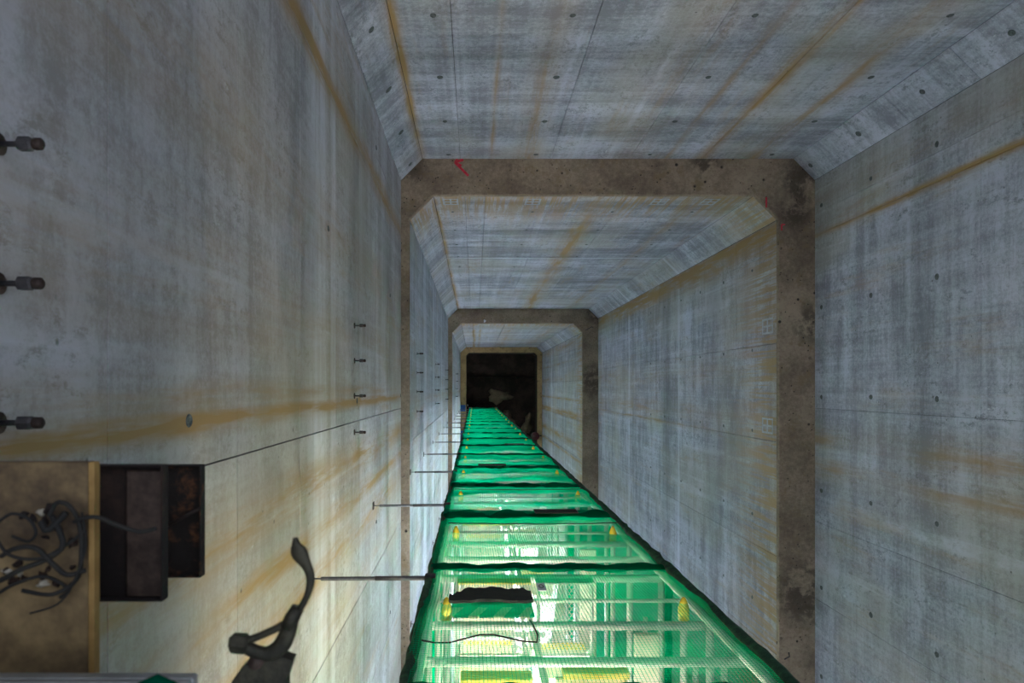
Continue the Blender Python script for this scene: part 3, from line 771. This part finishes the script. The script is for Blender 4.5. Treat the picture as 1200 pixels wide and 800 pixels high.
# muddy board on the left, top face at D=1.0
board = thing('muddy_board', (P(0, 640, 1.0)), 'mud-stained brown timber board jutting from the left wall, nearest the camera', 'board')
B0 = P(0, 640, 1.0)
xr = P(105, 0, 1.0).x; xe = P(112, 0, 1.0).x; yt = P(0, 541, 1.0).y
MB().box(-.915-B0.x, xr-B0.x, yt-B0.y, -.62-B0.y, -.018, 0, .002).obj('plank', M['board'], board)
MB().box(xr-B0.x, xe-B0.x, yt-B0.y, -.62-B0.y, -.012, .004, .001).obj('edge_batten', M['board_edge'], board)
# rusty steel bracket: two hollow box sections, open ends seen from above
br = thing('steel_bracket', P(115, 545, 1.12), 'dark rusty hollow steel bracket on the left wall beside the muddy board', 'bracket')
O = P(115, 545, 1.12)
def hollow(name, x0, x1, y0, y1, z0, z1, t, mat):
    mb = MB(); mb.box(x0, x1, y1-t, y1, z0, z1, .001); mb.box(x0, x1, y0, y0+t, z0, z1, .001)
    mb.box(x0, x0+t, y0+t, y1-t, z0, z1); mb.box(x1-t, x1, y0+t, y1-t, z0, z1)
    mb.box(x0+t, x1-t, y0+t, y1-t, z0, z0+t)
    return mb.obj(name, mat, br)
a = P(90, 705, 1.12)-O; b = P(190, 545, 1.12)-O
hollow('box_section', a.x, b.x, a.y, b.y, -.022, 0, .0025, M['rust'])
q0 = P(143, 640, 1.12)-O; q1 = P(187, 552, 1.12)-O
MB().box(q0.x, q1.x, a.y+.004, q1.y, -.018, -.012, .002).obj('web_plate', M['rust_l'], br)
a2 = P(185, 677, 1.30)-O; b2 = P(235, 545, 1.30)-O
hollow('box_section', a2.x, b2.x, a2.y, b2.y, a2.z-.022, a2.z, .0025, M['rust_o'])
MB().tube([tuple(P(192, 618, 1.304)-O), tuple(P(233, 596, 1.304)-O)], .0035, 6).obj('diagonal_brace', M['rust_l'], br, True)
MB().box(-.915-O.x, a.x, a.y+.03, b.y-.02, -.045, -.022, .002).obj('wall_arm', M['rust'], br)
MB().box(-.915-O.x, b2.x-.01, a2.y+.02, a2.y+.05, a2.z-.034, a2.z-.022, .002).obj('wall_arm', M['rust'], br)
# tangle of muddy cables and stone chips lying on the board
rnd = random.Random(11)
def curve_pts(ps, D=.985): return [tuple(P(x, y, D)+Vector((0, 0, rnd.uniform(-.004, .012)))) for x, y in ps]
def spline(ps, k=6):
    out = []
    for i in range(len(ps)-1):
        p0 = ps[max(0, i-1)]; p1 = ps[i]; p2 = ps[i+1]; p3 = ps[min(len(ps)-1, i+2)]
        for j in range(k):
            t = j/k
            out.append(tuple(.5*((2*p1[c]) + (-p0[c]+p2[c])*t + (2*p0[c]-5*p1[c]+4*p2[c]-p3[c])*t*t + (-p0[c]+3*p1[c]-3*p2[c]+p3[c])*t**3) for c in range(len(p1))))
    out.append(tuple(ps[-1])); return out
cb = [([(-25, 690), (5, 678), (30, 665), (55, 655), (75, 640), (72, 620), (60, 604)], .0040, 'thick black muddy cable sweeping across the board'),
      ([(60, 603), (70, 588), (86, 592), (92, 615), (96, 650), (88, 680), (66, 694), (30, 690)], .0032, 'black cable looped at the right side of the board'),
      ([(0, 652), (25, 640), (48, 640), (66, 660), (82, 672), (100, 668)], .0035, 'dark cable crossing the middle of the board'),
      ([(-10, 700), (20, 683), (50, 676), (80, 690), (70, 700)], .0026, 'thin dark cable at the bottom of the tangle'),
      ([(85, 612), (100, 606), (118, 606), (140, 613), (165, 622), (185, 618)], .0030, 'thin cable running from the board over the rusty bracket'),
      ([(50, 610), (58, 620), (68, 612), (78, 600)], .0045, 'short thick black hose end near the white stones')]
cb += [([(2, 612), (20, 600), (38, 606), (46, 622), (34, 634), (14, 628)], .0022, 'thin wire coil on the upper left of the board'),
       ([(96, 600), (99, 640), (92, 676), (70, 706), (40, 716)], .0016, 'thin wire hanging down beside the ochre batten'),
       ([(-5, 628), (18, 648), (52, 652), (80, 636), (98, 622)], .0024, 'thin dark cable rising to the right across the tangle')]
for ps, r, lab in cb:
    tag(MB().tube(spline(curve_pts(ps)), r*1.0, 6).obj('cable', M['black_rubber'], smooth=True), lab, 'cable')
def chip(x, y, s, mat, label, ry=1.0, seed=0, h=.008, grp=None):
    p = P(x, y, .998)
    tag(lump(p.x, p.y, s, s*ry, h, seed, Z(1.0), 10, 4, rnd.uniform(0, 3)).obj('stone_chip' if mat != 'rust' else 'mud_clod', M[mat], smooth=True), label, 'stone' if mat != 'rust' else 'mud', grp)
chip(48, 600, .0085, 'stone', 'largest pale stone chip inside the cable loop on the board', .7, 1)
chip(68, 613, .007, 'stone', 'pale stone chip just right of the hose end', .5, 2)
chip(8, 669, .009, 'stone', 'pale stone chip under the black cable at the left edge', .5, 3)
chip(24, 672, .006, 'stone', 'small flat pale chip beside the left cable', .5, 4)
chip(50, 684, .012, 'stone', 'flat tan stone chip near the bottom of the tangle', .5, 5)
for i in range(16):
    x = rnd.uniform(2, 88); y = rnd.uniform(585, 690)
    chip(x, y, rnd.uniform(.005, .012), 'rust', 'dark mud clod among the cables on the brown board', rnd.uniform(.5, 1), 20+i, .008, 'mud clods on the board')
# clamp with curved lever (flap-nut coupler), D about 0.95
DC = .95
cl = thing('scaffold_clamp', P(305, 770, DC), 'dark out-of-focus scaffold clamp with curved lever rising from the bottom edge', 'clamp')
OC = P(305, 770, DC)
def cpts(ps, dz=0): return [tuple(P(x, y, DC)-OC+Vector((0, 0, dz))) for x, y in ps]
k_ = DC/850
lev = [(349, 717), (356, 706), (362, 692), (364, 678), (361, 666), (355, 655), (350, 646), (347, 638), (346, 630)]
MB().tube(spline(cpts(lev), 4), [(.0045, w_*k_) for w_ in [3.5,3.5,4,4,4,4,4,4.2,4.4,4.6,4.8,5,5,5.2,5.4,5.6,5.8,6.2,6.8,7.6,8.4,9.2,9.8,10,9.8,9.2,8.2,7,5.6,4.6,4,3.4,3.0]], 10).obj('lever', M['clamp'], cl, True)
MB().tube(cpts([(337, 735), (342, 724), (349, 712)]), [9*k_, 9*k_, 8*k_], 10).obj('pivot_lug', M['clamp'], cl, True)
MB().tube(spline(cpts([(338, 728), (322, 737), (304, 745), (286, 752)]), 4), [4.5*k_]*13, 8).obj('upper_jaw', M['clamp'], cl, True)
MB().tube(spline(cpts([(342, 726), (337, 742), (329, 757), (316, 765), (302, 764), (284, 756)]), 4), [(.008, w_*k_) for w_ in [8,8.5,9,9.5,10,10,10.5,10.5,10.5,10,10,9.5,9,8.5,8,8,8,8,8,7.5,7]], 10).obj('lower_jaw', M['clamp'], cl, True)
MB().tube(cpts([(270, 753), (273, 753), (288, 754), (292, 754)]), [9*k_, 12*k_, 12*k_, 8*k_], 6).obj('hex_nut', M['clamp'], cl)
mb = MB(); poly = [(296, 775), (318, 768), (341, 776), (337, 788), (333, 800), (334, 830), (262, 830), (270, 800), (282, 783)]
pv = [tuple((P(x, y, DC)-OC)[:2]) for x, y in poly]; mb.prism(pv[::-1], -.03, -.006)
mb.obj('body_plate', M['clamp'], cl)
MB().tube([tuple(P(300, 775, DC)-OC+Vector((0, 0, -.03))), tuple(P(300, 775, DC)-OC+Vector((0, 0, .004)))], 9*k_, 10).obj('rivet', M['rust_l'], cl, True)
cp = P(300, 860, DC)
MB().tube([tuple(P(230, 842, DC)-OC), tuple(P(400, 842, DC)-OC)], .024, 14).obj('held_pipe', M['galv'], cl, True)
# aluminium plank edge along the bottom left
p0 = P(-60, 795, .85); p1 = P(226, 795, .85)
t = thing('deck_plank', (p0.x, p0.y, p0.z), 'grey metal deck plank edge along the bottom left of the view', 'plank')
MB().box(-.2, p1.x-p0.x, -.25, 0, -.02, 0, .003).obj('deck', M['alu'], t)
MB().box(-.2, p1.x-p0.x, -.006, 0, 0, .012, .002).obj('lip', M['alu'], t)
a = P(165, 794, .83)-p0; 
MB().tube([(a.x, a.y-.01, a.z), (a.x+.02, a.y, a.z+.004), (a.x+.04, a.y-.012, a.z)], .006, 6).obj('rope_end', M['hem'], t, True)['label'] = 'dark green rope end'
